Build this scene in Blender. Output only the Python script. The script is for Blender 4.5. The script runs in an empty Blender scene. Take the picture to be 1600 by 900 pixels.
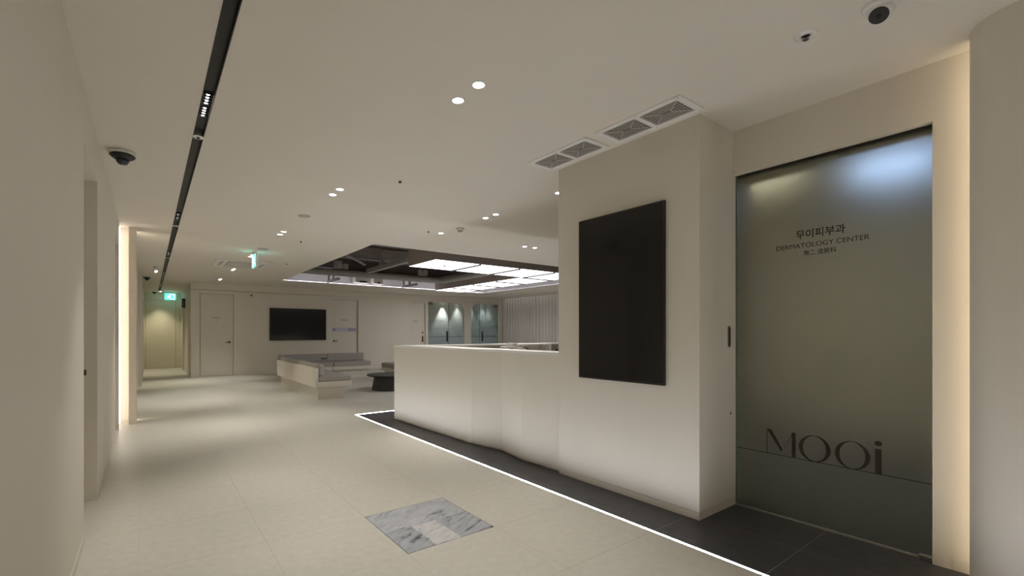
import bpy, bmesh, math, random
from mathutils import Vector, Matrix
random.seed(7)
S = bpy.context.scene
COL = S.collection

# ------------------------------------------------------------------ camera
FPX = math.sqrt(491 * 1005.0)            # focal length in pixels of the 1600 px wide frame
cam_d = bpy.data.cameras.new('camera')
cam_d.sensor_fit = 'HORIZONTAL'
cam_d.sensor_width = 36.0
cam_d.lens = FPX / 1600 * 36.0
cam_d.shift_x = (800 - 723) / 1600
cam_d.shift_y = (521 - 450) / 1600
cam_d.clip_start = 0.02
cam_d.clip_end = 200
cam = bpy.data.objects.new('camera', cam_d)
COL.objects.link(cam)
cam.location = (0, 0, 1.197)
cam.rotation_euler = (math.pi / 2, 0, -math.atan2(491, FPX))
S.camera = cam

# ------------------------------------------------------------------ world and exposure
w = bpy.data.worlds.new('world')
S.world = w
w.use_nodes = True
w.node_tree.nodes['Background'].inputs[0].default_value = (0.5, 0.5, 0.52, 1)
w.node_tree.nodes['Background'].inputs[1].default_value = 0.05
S.view_settings.view_transform = 'Standard'
S.view_settings.look = 'None'
S.view_settings.gamma = 1.0
S.view_settings.use_curve_mapping = False
S.view_settings.exposure = 1.18

# light levels
NEUTRAL = (1.0, 0.95, 0.88)
WARM = (1.0, 0.84, 0.62)
OLIVE = (1.0, 0.92, 0.70)
COOL = (0.90, 0.92, 1.0)
P_DOWN, P_TRACK = 26.0, 44.0
E_PANEL, E_LED, E_COVE, E_WARM = 2.0, 22.0, 5.0, 9.0

# ------------------------------------------------------------------ materials
def rgb(r, g, b):
    f = lambda c: ((c / 255 + 0.055) / 1.055) ** 2.4 if c > 10 else c / 255 / 12.92
    return (f(r), f(g), f(b), 1)

def new_mat(name):
    m = bpy.data.materials.new(name)
    m.use_nodes = True
    return m, m.node_tree, m.node_tree.nodes['Principled BSDF']

def mat(name, col, rough=0.6, metal=0.0, var=0.0, scale=8.0, bump=0.0, bscale=60.0, stretch=(1, 1, 1), spec=0.5):
    m, nt, b = new_mat(name)
    b.inputs['Base Color'].default_value = col
    b.inputs['Roughness'].default_value = rough
    b.inputs['Metallic'].default_value = metal
    b.inputs['Specular IOR Level'].default_value = spec
    if var or bump:
        tc = nt.nodes.new('ShaderNodeTexCoord')
        mp = nt.nodes.new('ShaderNodeMapping')
        mp.inputs['Scale'].default_value = stretch
        nt.links.new(tc.outputs['Object'], mp.inputs['Vector'])
    if var:
        n = nt.nodes.new('ShaderNodeTexNoise')
        n.inputs['Scale'].default_value = scale
        n.inputs['Detail'].default_value = 5
        nt.links.new(mp.outputs[0], n.inputs['Vector'])
        r = nt.nodes.new('ShaderNodeMapRange')
        r.inputs['From Min'].default_value = 0.3
        r.inputs['From Max'].default_value = 0.7
        r.inputs['To Min'].default_value = 1 - var
        r.inputs['To Max'].default_value = 1 + var
        nt.links.new(n.outputs['Fac'], r.inputs['Value'])
        mx = nt.nodes.new('ShaderNodeVectorMath')
        mx.operation = 'SCALE'
        mx.inputs[0].default_value = col[:3]
        nt.links.new(r.outputs[0], mx.inputs['Scale'])
        nt.links.new(mx.outputs[0], b.inputs['Base Color'])
    if bump:
        n2 = nt.nodes.new('ShaderNodeTexNoise')
        n2.inputs['Scale'].default_value = bscale
        n2.inputs['Detail'].default_value = 3
        nt.links.new(mp.outputs[0], n2.inputs['Vector'])
        bp = nt.nodes.new('ShaderNodeBump')
        bp.inputs['Strength'].default_value = bump
        bp.inputs['Distance'].default_value = 0.002
        nt.links.new(n2.outputs['Fac'], bp.inputs['Height'])
        nt.links.new(bp.outputs[0], b.inputs['Normal'])
    return m

def emit(name, col, strength):
    m, nt, b = new_mat(name)
    b.inputs['Base Color'].default_value = (0.8, 0.8, 0.8, 1)
    b.inputs['Emission Color'].default_value = (*col[:3], 1)
    b.inputs['Emission Strength'].default_value = strength
    return m

def frosted(name, col, rough):
    m, nt, b = new_mat(name)
    b.inputs['Base Color'].default_value = col
    b.inputs['Roughness'].default_value = rough
    b.inputs['Transmission Weight'].default_value = 1.0
    b.inputs['IOR'].default_value = 1.3
    return m

def clear_glass(name, tint, film_z=1.45):
    """clear pane whose lower part carries a frosted film that fades out upwards"""
    m, nt, b = new_mat(name)
    out = nt.nodes['Material Output']
    tr = nt.nodes.new('ShaderNodeBsdfTransparent')
    tr.inputs[0].default_value = tint
    gl = nt.nodes.new('ShaderNodeBsdfGlossy')
    gl.inputs['Roughness'].default_value = 0.03
    fr = nt.nodes.new('ShaderNodeFresnel')
    fr.inputs[0].default_value = 1.45
    mx = nt.nodes.new('ShaderNodeMixShader')
    nt.links.new(fr.outputs[0], mx.inputs[0])
    nt.links.new(tr.outputs[0], mx.inputs[1])
    nt.links.new(gl.outputs[0], mx.inputs[2])
    film = nt.nodes.new('ShaderNodeBsdfTranslucent')
    film.inputs[0].default_value = rgb(204, 216, 222)
    df = nt.nodes.new('ShaderNodeBsdfDiffuse')
    df.inputs[0].default_value = rgb(200, 212, 218)
    fm = nt.nodes.new('ShaderNodeMixShader')
    fm.inputs[0].default_value = 0.45
    nt.links.new(film.outputs[0], fm.inputs[1])
    nt.links.new(df.outputs[0], fm.inputs[2])
    geo = nt.nodes.new('ShaderNodeNewGeometry')
    sx = nt.nodes.new('ShaderNodeSeparateXYZ')
    nt.links.new(geo.outputs['Position'], sx.inputs[0])
    mr = nt.nodes.new('ShaderNodeMapRange')
    mr.inputs['From Min'].default_value = film_z - 0.45
    mr.inputs['From Max'].default_value = film_z + 0.35
    mr.inputs['To Min'].default_value = 0.62
    mr.inputs['To Max'].default_value = 0.02
    nt.links.new(sx.outputs['Z'], mr.inputs['Value'])
    m2 = nt.nodes.new('ShaderNodeMixShader')
    nt.links.new(mr.outputs[0], m2.inputs[0])
    nt.links.new(mx.outputs[0], m2.inputs[1])
    nt.links.new(fm.outputs[0], m2.inputs[2])
    nt.links.new(m2.outputs[0], out.inputs[0])
    return m

def marble(name, light, dark, seed, rot):
    m, nt, b = new_mat(name)
    b.inputs['Roughness'].default_value = 0.45
    tc = nt.nodes.new('ShaderNodeTexCoord')
    mp = nt.nodes.new('ShaderNodeMapping')
    mp.inputs['Rotation'].default_value = (0, 0, rot)
    mq = nt.nodes.new('ShaderNodeMapping')
    mq.inputs['Location'].default_value = (seed, seed * 1.7, 0)
    mq.inputs['Scale'].default_value = (1.1, 4.2, 1)
    nt.links.new(tc.outputs['Object'], mp.inputs[0])
    nt.links.new(mp.outputs[0], mq.inputs[0])
    mp = mq
    n = nt.nodes.new('ShaderNodeTexNoise')
    n.inputs['Scale'].default_value = 5
    n.inputs['Detail'].default_value = 9
    n.inputs['Roughness'].default_value = 0.68
    n.inputs['Distortion'].default_value = 0.9
    nt.links.new(mp.outputs[0], n.inputs['Vector'])
    cr = nt.nodes.new('ShaderNodeValToRGB')
    e = cr.color_ramp.elements
    e[0].position, e[0].color = 0.33, dark
    e[1].position, e[1].color = 0.70, light
    k = cr.color_ramp.elements.new(0.45)
    k.color = tuple(0.3 * d + 0.7 * l for d, l in zip(dark, light))
    nt.links.new(n.outputs['Fac'], cr.inputs[0])
    nt.links.new(cr.outputs[0], b.inputs['Base Color'])
    return m

M = dict(
    wall=mat('wall_paint', rgb(224, 217, 204), 0.55, var=0.012, scale=3, bump=0.015, bscale=140, stretch=(1, 1, 0.2)),
    ceil=mat('ceiling_paint', rgb(226, 219, 207), 0.7, var=0.01, scale=3),
    panel=mat('film_panel', rgb(220, 214, 201), 0.42, var=0.01, scale=4, bump=0.04, bscale=160, stretch=(1, 1, 0.15)),
    cream=mat('cream_laminate', rgb(220, 214, 200), 0.45),
    tile=mat('beige_stone_tile', rgb(203, 200, 190), 0.42, var=0.045, scale=22, bump=0.12, bscale=70),
    grout=mat('beige_grout', rgb(186, 180, 168), 0.8),
    dtile=mat('charcoal_stone_tile', rgb(64, 64, 68), 0.42, var=0.22, scale=14, bump=0.2, bscale=60),
    dgrout=mat('grey_grout', rgb(150, 146, 138), 0.8),
    white=mat('white_enamel', rgb(232, 230, 226), 0.4),
    offwhite=mat('offwhite_plastic', rgb(222, 219, 211), 0.45),
    black=mat('black_plastic', rgb(18, 18, 18), 0.4),
    track=mat('black_anodised_track', rgb(20, 20, 20), 0.5),
    screen=mat('black_screen', rgb(10, 10, 11), 0.12),
    bezel=mat('black_bezel', rgb(22, 22, 23), 0.35),
    chrome=mat('brushed_steel', rgb(170, 168, 164), 0.28, metal=1.0),
    darkmetal=mat('blackened_steel', rgb(42, 38, 36), 0.4, metal=0.3),
    fabric=mat('grey_fabric', rgb(168, 164, 159), 0.9, var=0.05, scale=60, bump=0.4, bscale=300),
    charcoal=mat('charcoal_lacquer', rgb(48, 49, 50), 0.45),
    steel=mat('grey_painted_steel', rgb(158, 157, 153), 0.5, var=0.06, scale=5),
    slab=mat('dark_sprayed_slab', rgb(106, 97, 90), 0.9, var=0.25, scale=2.5, bump=0.6, bscale=20),
    copper=mat('brown_pipe', rgb(110, 94, 86), 0.6, var=0.1),
    foil=mat('galvanised_duct', rgb(140, 140, 148), 0.4, metal=0.6),
    boxside=mat('taupe_box_side', rgb(166, 153, 145), 0.55),
    curtain=mat('grey_curtain', rgb(226, 223, 219), 0.85, var=0.04, scale=30, stretch=(1, 1, 0.1)),
    hall=mat('hall_film', rgb(210, 205, 184), 0.5, var=0.012, scale=3),
    grille=mat('grey_grille', rgb(180, 175, 167), 0.5),
    hinge=mat('satin_hinge', rgb(112, 106, 99), 0.5),
    cavity=mat('dark_cavity', rgb(40, 37, 34), 0.8),
    vinyl=mat('dark_vinyl', rgb(58, 51, 45), 0.85, spec=0.15),
    lilac=mat('lilac_sign_film', rgb(196, 192, 208), 0.4),
    violet=mat('violet_print', rgb(90, 84, 120), 0.5),
    smoke=mat('grey_dome', rgb(52, 54, 58), 0.12),
    greyglass=frosted('frosted_glass', rgb(200, 202, 190), 0.43),
    glassedge=mat('green_glass_edge', rgb(98, 116, 102), 0.2),
    glassA=clear_glass('clear_film_glass', rgb(238, 243, 243)),
    glassB=clear_glass('smoked_film_glass', rgb(208, 218, 222)),
    e_led=emit('floor_led', COOL, E_LED),
    e_panel=emit('ceiling_panel_light', (1.0, 0.97, 0.98), E_PANEL),
    e_cove=emit('cove_led', (0.93, 0.90, 1.0), E_COVE),
    e_pocket=emit('pocket_led', (1.0, 0.96, 0.95), 1.2),
    e_warm=emit('warm_led', WARM, E_WARM),
    e_warmw=emit('warm_white_led', (1.0, 0.90, 0.80), 3.5),
    e_wash=emit('wash_led', (1.0, 0.88, 0.74), 9.0),
    e_disc=emit('downlight_lens', (1.0, 0.97, 0.95), 14.0),
    e_green=emit('exit_green', (0.02, 0.62, 0.48), 1.1),
    e_white=emit('exit_white', (0.75, 1.0, 0.96), 1.6),
    e_blue=emit('blue_white_panel', (0.46, 0.66, 1.15), 1.9),
    e_track=emit('track_lens', (1.0, 0.97, 0.95), 11.0),
    e_room=emit('side_room_panel', (1.0, 0.95, 0.74), 0.9),
    marbleA=marble('grey_marble', rgb(196, 200, 207), rgb(84, 88, 94), 1.3, -0.5),
    marbleB=marble('grey_marble_dark', rgb(186, 190, 198), rgb(70, 74, 80), 7.1, -0.45),
    marbleC=marble('pale_marble', rgb(216, 216, 218), rgb(140, 142, 147), 4.4, -0.5),
)

# ------------------------------------------------------------------ mesh helpers
def tag(o, label=None, cat=None, group=None, kind=None):
    if label: o['label'] = label
    if cat: o['category'] = cat
    if group: o['group'] = group
    if kind: o['kind'] = kind
    return o

def empty(name, loc, rz=0.0, label=None, cat=None, group=None):
    o = bpy.data.objects.new(name, None)
    o.empty_display_size = 0.1
    o.location = loc
    o.rotation_euler = (0, 0, rz)
    COL.objects.link(o)
    return tag(o, label, cat, group)

class MB:
    def __init__(self):
        self.v, self.f, self.smooth = [], [], []
    def add(self, vs, fs, smooth=False):
        k = len(self.v)
        self.v += [tuple(p) for p in vs]
        for fc in fs:
            self.f.append([i + k for i in fc])
            self.smooth.append(smooth)
        return self
    def box(self, x0, x1, y0, y1, z0, z1):
        vs = [(x, y, z) for z in (z0, z1) for y in (y0, y1) for x in (x0, x1)]
        return self.add(vs, [(0, 2, 3, 1), (4, 5, 7, 6), (0, 1, 5, 4), (2, 6, 7, 3), (0, 4, 6, 2), (1, 3, 7, 5)])
    def prism(self, poly, a, b, axis='z'):
        """poly: 2D outline (ccw); extruded along axis from a to b"""
        def p3(p, t):
            if axis == 'z': return (p[0], p[1], t)
            if axis == 'y': return (p[0], t, p[1])
            return (t, p[0], p[1])
        n = len(poly)
        vs = [p3(p, a) for p in poly] + [p3(p, b) for p in poly]
        fs = [tuple(range(n - 1, -1, -1)), tuple(range(n, 2 * n))]
        fs += [(i, (i + 1) % n, n + (i + 1) % n, n + i) for i in range(n)]
        return self.add(vs, fs)
    def lathe(self, prof, c=(0, 0, 0), n=28, axis='z', cap=True):
        """prof: (radius, height) list along the axis"""
        vs, fs = [], []
        for r, h in prof:
            for i in range(n):
                t = 2 * math.pi * i / n
                a, b = r * math.cos(t), r * math.sin(t)
                p = (a, b, h) if axis == 'z' else ((a, h, b) if axis == 'y' else (h, a, b))
                vs.append((c[0] + p[0], c[1] + p[1], c[2] + p[2]))
        for k in range(len(prof) - 1):
            for i in range(n):
                j = (i + 1) % n
                fs.append((k * n + i, k * n + j, (k + 1) * n + j, (k + 1) * n + i))
        self.add(vs, fs, True)
        if cap:
            k = len(self.v) - len(vs)
            self.f.append([k + i for i in range(n - 1, -1, -1)])
            self.f.append([k + (len(prof) - 1) * n + i for i in range(n)])
            self.smooth += [False, False]
        return self
    def cyl(self, c, r, h, n=24, axis='z'):
        return self.lathe([(r, 0), (r, h)], c, n, axis)
    def tube(self, pts, r, n=10):
        pts = [Vector(p) for p in pts]
        vs, fs = [], []
        for k, p in enumerate(pts):
            d = (pts[min(k + 1, len(pts) - 1)] - pts[max(k - 1, 0)]).normalized()
            up = Vector((0, 0, 1)) if abs(d.z) < 0.9 else Vector((1, 0, 0))
            a = d.cross(up).normalized()
            b = d.cross(a).normalized()
            for i in range(n):
                t = 2 * math.pi * i / n
                vs.append(p + r * (math.cos(t) * a + math.sin(t) * b))
        for k in range(len(pts) - 1):
            for i in range(n):
                j = (i + 1) % n
                fs.append((k * n + i, k * n + j, (k + 1) * n + j, (k + 1) * n + i))
        self.add(vs, fs, True)
        k = len(self.v) - len(vs)
        self.f.append([k + i for i in range(n)]); self.smooth.append(False)
        self.f.append([k + (len(pts) - 1) * n + i for i in range(n)]); self.smooth.append(False)
        return self
    def mesh(self, name, m, off=(0, 0, 0)):
        me = bpy.data.meshes.new(name)
        me.from_pydata([(x - off[0], y - off[1], z - off[2]) for x, y, z in self.v], [], self.f)
        bm = bmesh.new()
        bm.from_mesh(me)
        bmesh.ops.recalc_face_normals(bm, faces=bm.faces)
        bm.to_mesh(me)
        bm.free()
        for p, s in zip(me.polygons, self.smooth):
            p.use_smooth = s
        me.materials.append(m)
        return me
    def build(self, name, m, parent=None, local=False, bevel=0.0, seg=2, origin=None):
        """verts in world coordinates (or the parent's, if local)"""
        if parent is not None and not local:
            off = wloc(parent)
            if name_rot(parent): raise ValueError('rotated parent needs local verts')
        elif parent is None:
            if origin is None:
                xs, ys, zs = zip(*self.v)
                origin = ((min(xs) + max(xs)) / 2, (min(ys) + max(ys)) / 2, min(zs))
            off = origin
        else:
            off = (0, 0, 0)
        o = bpy.data.objects.new(name, self.mesh(name, M[m] if isinstance(m, str) else m, off))
        COL.objects.link(o)
        if parent is not None:
            o.parent = parent
        else:
            o.location = off
        if bevel:
            b = o.modifiers.new('bevel', 'BEVEL')
            b.width = bevel
            b.segments = seg
            b.limit_method = 'ANGLE'
            b.angle_limit = math.radians(40)
        return o

def wloc(o):
    v = Vector(o.location)
    while o.parent:
        o = o.parent
        v = v + Vector(o.location)
    return tuple(v)

def name_rot(o):
    return any(abs(a) > 1e-6 for a in o.rotation_euler)

def box(name, m, x0, x1, y0, y1, z0, z1, parent=None, bevel=0.0, **k):
    return MB().box(x0, x1, y0, y1, z0, z1).build(name, m, parent, bevel=bevel, **k)

def struct(o, label, cat):
    return tag(o, label, cat, kind='structure')

def copy_tree(o, parent=None):
    c = o.copy()
    COL.objects.link(c)
    if parent is not None:
        c.parent = parent
    for ch in list(o.children):
        copy_tree(ch, c)
    return c

def spot(parent, loc, power, col, angle, blend=0.6, radius=0.03, rot=(0, 0, 0), name='lamp'):
    d = bpy.data.lights.new(name, 'SPOT')
    d.energy = power
    d.color = col
    d.spot_size = math.radians(angle)
    d.spot_blend = blend
    d.shadow_soft_size = radius
    o = bpy.data.objects.new(name, d)
    COL.objects.link(o)
    o.parent = parent
    o.location = loc
    o.rotation_euler = rot
    return o

def arc(cx, cy, r, a0, a1, n=14):
    return [(cx + r * math.cos(math.radians(a0 + (a1 - a0) * i / n)), cy + r * math.sin(math.radians(a0 + (a1 - a0) * i / n))) for i in range(n + 1)]

def text_part(name, body, m, parent, x, yc, z0, width, height, bold=0.0):
    """flat lettering on a plane facing -x: read from +y to -y, centred on yc, standing on z0"""
    cu = bpy.data.curves.new(name, 'FONT')
    cu.body = body
    cu.align_x = 'CENTER'
    cu.extrude = 0.0
    cu.offset = bold
    tmp = bpy.data.objects.new(name, cu)
    COL.objects.link(tmp)
    bpy.context.view_layer.update()
    me = bpy.data.meshes.new_from_object(tmp.evaluated_get(bpy.context.evaluated_depsgraph_get()))
    bpy.data.objects.remove(tmp)
    xs = [v.co.x for v in me.vertices]; ys = [v.co.y for v in me.vertices]
    if not xs: return None
    sx = width / (max(xs) - min(xs)); sy = height / (max(ys) - min(ys))
    cx = (max(xs) + min(xs)) / 2; y0 = min(ys)
    off = wloc(parent)
    for v in me.vertices:
        a, b = v.co.x, v.co.y
        v.co = (x - off[0], yc - (a - cx) * sx - off[1], z0 + (b - y0) * sy - off[2])
    bm = bmesh.new(); bm.from_mesh(me)
    r = bmesh.ops.extrude_face_region(bm, geom=bm.faces[:])
    for g in r['geom']:
        if isinstance(g, bmesh.types.BMVert): g.co.x -= 0.0006
    bmesh.ops.recalc_face_normals(bm, faces=bm.faces)
    bm.to_mesh(me); bm.free()
    me.materials.clear(); me.materials.append(M[m])
    o = bpy.data.objects.new(name, me)
    COL.objects.link(o); o.parent = parent
    return o

# ================================================================== THE SETTING
H = 2.6
XL, YB, YH = -0.302, 14.32, 18.5          # left wall face, lounge back wall, hall end
XLED, YLED = 2.50, 6.334                   # floor light line
XP, XG = 2.883, 3.335                      # pillar face, glass door wall face
XR = 12.35                                 # curtain wall

# ---- floor: base, beige tiles on a 0.6 m grid, charcoal tiles inside the light line
floor = MB().box(-0.6, 12.6, -3.2, 18.7, -0.12, -0.004).build('floor', 'grout', origin=(0, 0, 0))
struct(floor, 'pale beige stone tile floor of the corridor and lounge', 'floor')
TX0, TY0 = -0.045, 0.97
G = 0.0005
def spans(a0, a1, base, step):
    i = math.floor((a0 - base) / step)
    out = []
    while base + i * step < a1 - 1e-6:
        lo, hi = max(a0, base + i * step), min(a1, base + (i + 1) * step)
        if hi - lo > 0.01: out.append((lo, hi))
        i += 1
    return out
cells = []
for (ax, bx, ay, by) in ((-0.5, XLED - 0.011, -3.0, 18.5), (XLED - 0.011, 12.35, YLED + 0.011, YB)):
    for x0, x1 in spans(ax, bx, TX0, 0.6):
        for y0, y1 in spans(ay, by, TY0, 0.6):
            if 1.1 < x0 < 1.2 and 2.1 < y0 < 2.2: continue      # the marble inlay lies here
            cells.append((x0, x1, y0, y1))
def visible(c):
    x, y = (c[0] + c[1]) / 2, (c[2] + c[3]) / 2
    d = x * 0.5729 + y * 0.8196; s = x * 0.8196 - y * 0.5729
    if d < 0.3: return False
    px = 723 + FPX * s / d; py = 521 + FPX * 1.197 / d
    if not (-80 < px < 1680 and py < 980): return False
    if x > 2.9 and px > 620: return False                       # behind the reception desk
    return True
cells.sort(key=lambda c: (not visible(c), (c[0] + c[1]) ** 2 + (c[2] + c[3]) ** 2))
meshes = {}
rest = MB()
for i, (x0, x1, y0, y1) in enumerate(cells):
    if i < 290 and visible((x0, x1, y0, y1)):
        w_, h_ = round(x1 - x0, 3), round(y1 - y0, 3)
        if (w_, h_) not in meshes:
            meshes[(w_, h_)] = MB().box(G, w_ - G, G, h_ - G, -0.004, 0).mesh('floor_tile', M['tile'])
        o = bpy.data.objects.new('floor_tile', meshes[(w_, h_)])
        COL.objects.link(o); o.parent = floor; o.location = (x0, y0, 0)
    else:
        rest.box(x0 + G, x1 - G, y0 + G, y1 - G, -0.004, 0)
tag(rest.build('far_floor_tile', 'tile', floor), kind='stuff')
# charcoal tiles
dg = MB().box(XLED + 0.011, 6.6, -3.0, YLED - 0.011, -0.0038, -0.0005).build('dark_grout_bed', 'dgrout', floor)
dm = {}
for x0, x1 in spans(XLED + 0.011, 6.6, 2.952, 0.6):
    for y0, y1 in spans(-3.0, YLED - 0.011, TY0, 0.6):
        w_, h_ = round(x1 - x0, 3), round(y1 - y0, 3)
        if (w_, h_) not in dm:
            dm[(w_, h_)] = MB().box(0.0018, w_ - 0.0018, 0.0018, h_ - 0.0018, -0.004, 0).mesh('dark_floor_tile', M['dtile'])
        o = bpy.data.objects.new('dark_floor_tile', dm[(w_, h_)])
        COL.objects.link(o); o.parent = floor; o.location = (x0, y0, 0)

# ---- left wall with two door niches
L = MB()
XB = -0.50
L.box(XB, XL, -3.0, 3.338, 0, H)
L.box(XB, XL, 3.338, 4.165, 2.29, H)
L.box(XB, XL, 4.165, 6.284, 0, H)
L.box(XB, XL, 6.284, 7.03, 2.30, H)
L.box(XB, XL, 7.03, 7.10, 0, H)
L.box(-0.62, XB, -3.2, 18.7, 0, H)
L.box(XB, -0.212, 7.48, 7.62, 0, H)
L.box(-0.212, -0.131, 7.35, 7.62, 0, H)
L.box(XB, -0.125, 12.55, 18.5, 0, H)
struct(L.build('wall_left', 'wall', origin=(XB, 0, 0)), 'long beige corridor wall on the left with recessed doors', 'wall')
# wavy panel wall between the two fins
n = 240
wv = []
for i in range(n + 1):
    y = 7.62 + (12.55 - 7.62) * i / n
    wv.append((-0.215 + 0.022 * math.sin(y * 7.3) + 0.01 * math.sin(y * 3.1 + 1), y))
MBw = MB().prism([(-0.4, 7.62)] + wv + [(-0.4, 12.55)], 0, H)
struct(MBw.build('wall_wavy', 'wall'), 'wavy pale wall panel beyond the glowing fin on the left', 'wall')
# baseboards
bb = MB()
for y0, y1 in ((-3.0, 3.338), (4.165, 6.284)):
    bb.box(XL, XL + 0.004, y0, y1, 0, 0.055)
struct(bb.build('baseboard_left', 'panel'), 'thin flush baseboard along the left corridor wall', 'baseboard')
bb = MB().box(-0.43, XL, 4.1595, 4.165, 0, 0.06).box(-0.43, XL, 7.025, 7.03, 0, 0.06)
struct(bb.build('baseboard_niche', 'panel'), 'short baseboard inside the left door niches', 'baseboard')

def lever(parent, x, y, z, dx, m='black', knob=False):
    """lever handle on a door facing -y; lever points along dx"""
    h = MB().lathe([(0.028, 0), (0.028, -0.01), (0.012, -0.012), (0.012, -0.05)], (x, y, z), 20, 'y')
    h.box(min(x, x + dx), max(x, x + dx), y - 0.056, y - 0.04, z - 0.009, z + 0.009)
    return h.build('door_handle', m, parent)

d1 = box('door_1', 'panel', -0.46, -0.425, 3.35, 4.153, 0.006, 2.285)
struct(d1, 'plain beige door set deep in the nearest left niche', 'door')
k = MB().lathe([(0.018, 0), (0.018, 0.012), (0.009, 0.014), (0.009, 0.05), (0.02, 0.055), (0.02, 0.07)], (-0.425, 4.06, 0.925), 18, 'x')
k.build('door_knob', 'darkmetal', d1)
d2 = box('door_2', 'panel', -0.46, -0.425, 6.296, 7.018, 0.006, 2.295)
struct(d2, 'plain beige door in the second left niche beside the glowing fin', 'door')
k = MB().lathe([(0.018, 0), (0.018, 0.012), (0.009, 0.014), (0.009, 0.05), (0.02, 0.055), (0.02, 0.07)], (-0.425, 6.4, 0.925), 18, 'x')
k.build('door_knob', 'darkmetal', d2)

# ---- back wall of the lounge, with three doors and two arched glass entrances
ZT = 2.398
B = MB()
def bxz(x0, x1, z0, z1): B.box(x0, x1, YB, YB + 0.14, z0, z1)
DOORS = ((1.16, 2.0, 2.305), (4.842, 5.75, 2.31), (7.69, 8.345, 2.315))
GA = (8.454, 10.101, 2.37); GB = (10.425, 11.843, 2.38)
bxz(0.945, 1.16, 0, ZT); bxz(1.16, 2.0, 2.305, ZT)
bxz(2.0, 4.842, 0, ZT); bxz(4.842, 5.75, 2.31, ZT)
bxz(5.75, 7.69, 0, ZT); bxz(7.69, 8.345, 2.315, ZT)
bxz(8.345, 8.454, 0, ZT)
R1 = 0.30
mid = [(GA[1], 0), (GB[0], 0)] + [(GB[0] + R1 - p, q) for p, q in
      [(R1 * math.cos(math.radians(t)), GB[2] - R1 + R1 * math.sin(math.radians(t))) for t in range(0, 91, 7)]]
mid += [(GB[0] + R1, ZT), (GA[1] - R1, ZT)]
mid += [(GA[1] - R1 + R1 * math.cos(math.radians(t)), GA[2] - R1 + R1 * math.sin(math.radians(t))) for t in range(91, -1, -7)]
B.prism(mid, YB, YB + 0.14, 'y')
bxz(GA[0], GA[1] - R1, GA[2], ZT); bxz(GB[0] + R1, GB[1], GB[2], ZT)
bxz(GB[1], XR, 0, ZT)
B.box(0.945, XR, YB, YB + 0.14, ZT + 0.018, H)
B.box(0.955, XR, YB + 0.025, YB + 0.14, ZT, ZT + 0.018)
for x0, x1, zt_ in DOORS:
    B.box(x0 - 0.02, x1 + 0.02, YB + 0.075, YB + 0.139, 0, zt_ + 0.02)
# corridor side wall of the hall
B.box(0.945, 1.10, YB + 0.14, 16.62, 0, H)
B.box(0.945, 1.10, 16.62, 17.5, 2.15, H)
B.box(0.945, 1.10, 17.5, YH, 0, H)
struct(B.build('wall_back', 'wall', origin=(6, YB, 0)), 'beige back wall of the lounge with flush doors', 'wall')
bb = MB()
for x0, x1 in ((0.945, 1.16), (2.0, 4.842), (5.75, 7.69), (8.345, 8.454), (GA[1], GB[0]), (GB[1], 12.0)):
    bb.box(x0, x1, YB - 0.004, YB, 0, 0.055)
struct(bb.build('baseboard_back', 'panel'), 'thin flush baseboard along the lounge back wall', 'baseboard')

def smalltext(parent, x, z, w_, h_, y, n_, seed):
    """a tiny line of dark vinyl characters, too far to read"""
    r = random.Random(seed)
    m = MB()
    for i in range(n_):
        cx = x - w_ / 2 + (i + 0.5) * w_ / n_
        ww = w_ / n_ * 0.62
        m.box(cx - ww / 2, cx - ww / 2 + ww * 0.3, y - 0.002, y, z - h_ / 2, z + h_ / 2)
        if r.random() < 0.75: m.box(cx - ww / 2, cx + ww / 2, y - 0.002, y, z + h_ * 0.25, z + h_ / 2)
        if r.random() < 0.75: m.box(cx - ww / 2, cx + ww / 2, y - 0.002, y, z - h_ / 2, z - h_ * 0.25)
    return m.build('sign_lettering', 'vinyl', parent)

YD = YB + 0.03
d3 = box('door_3', 'panel', 1.172, 1.994, YD, YD + 0.04, 0.006, 2.30)
struct(d3, 'beige flush door at the left end of the lounge back wall', 'door')
lever(d3, 1.895, YD, 0.945, -0.11)
smalltext(d3, 1.565, 1.64, 0.19, 0.034, YD, 7, 1)
smalltext(d3, 1.565, 1.572, 0.05, 0.03, YD, 2, 2)
d4 = box('door_4', 'panel', 4.848, 5.688, YD, YD + 0.04, 0.006, 2.305)
struct(d4, 'beige flush door with lilac band right of the wall television', 'door')
lever(d4, 4.93, YD, 0.955, 0.11)
smalltext(d4, 5.29, 1.64, 0.26, 0.032, YD, 8, 3)
sg = box('warning_sign', 'lilac', 4.862, 5.684, YD - 0.004, YD, 1.255, 1.385, d4)
tf = MB()
for a in (90, 210, 330):
    tf.prism([(4.935 + r_ * math.cos(math.radians(t)), 1.32 + r_ * math.sin(math.radians(t))) for r_, t in
              ((0.016, a + 30), (0.016, a - 30), (0.045, a - 30), (0.047, a), (0.045, a + 30))], YD - 0.006, YD - 0.004, 'y')
tf.cyl((4.935, YD - 0.006, 1.32), 0.009, 0.002, 14, 'y')
tf.build('radiation_trefoil', 'black', sg)
pl = MB()
for zz in (1.348, 1.292): pl.box(5.40, 5.67, YD - 0.0055, YD - 0.004, zz - 0.009, zz + 0.009)
pl.build('sign_lettering', 'violet', sg)
d5 = box('door_5', 'panel', 7.70, 8.285, YD, YD + 0.04, 0.006, 2.31)
struct(d5, 'beige flush door beside the first arched glass entrance', 'door')
hb = MB().box(8.205, 8.245, YD - 0.035, YD - 0.02, 0.89, 1.10).box(8.215, 8.235, YD - 0.02, YD, 0.90, 0.93).box(8.215, 8.235, YD - 0.02, YD, 1.06, 1.09)
hb.build('door_handle', 'darkmetal', d5)
MB().cyl((8.232, YD - 0.012, 1.235), 0.028, 0.012, 18, 'y').build('door_lock', 'black', d5)
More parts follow.
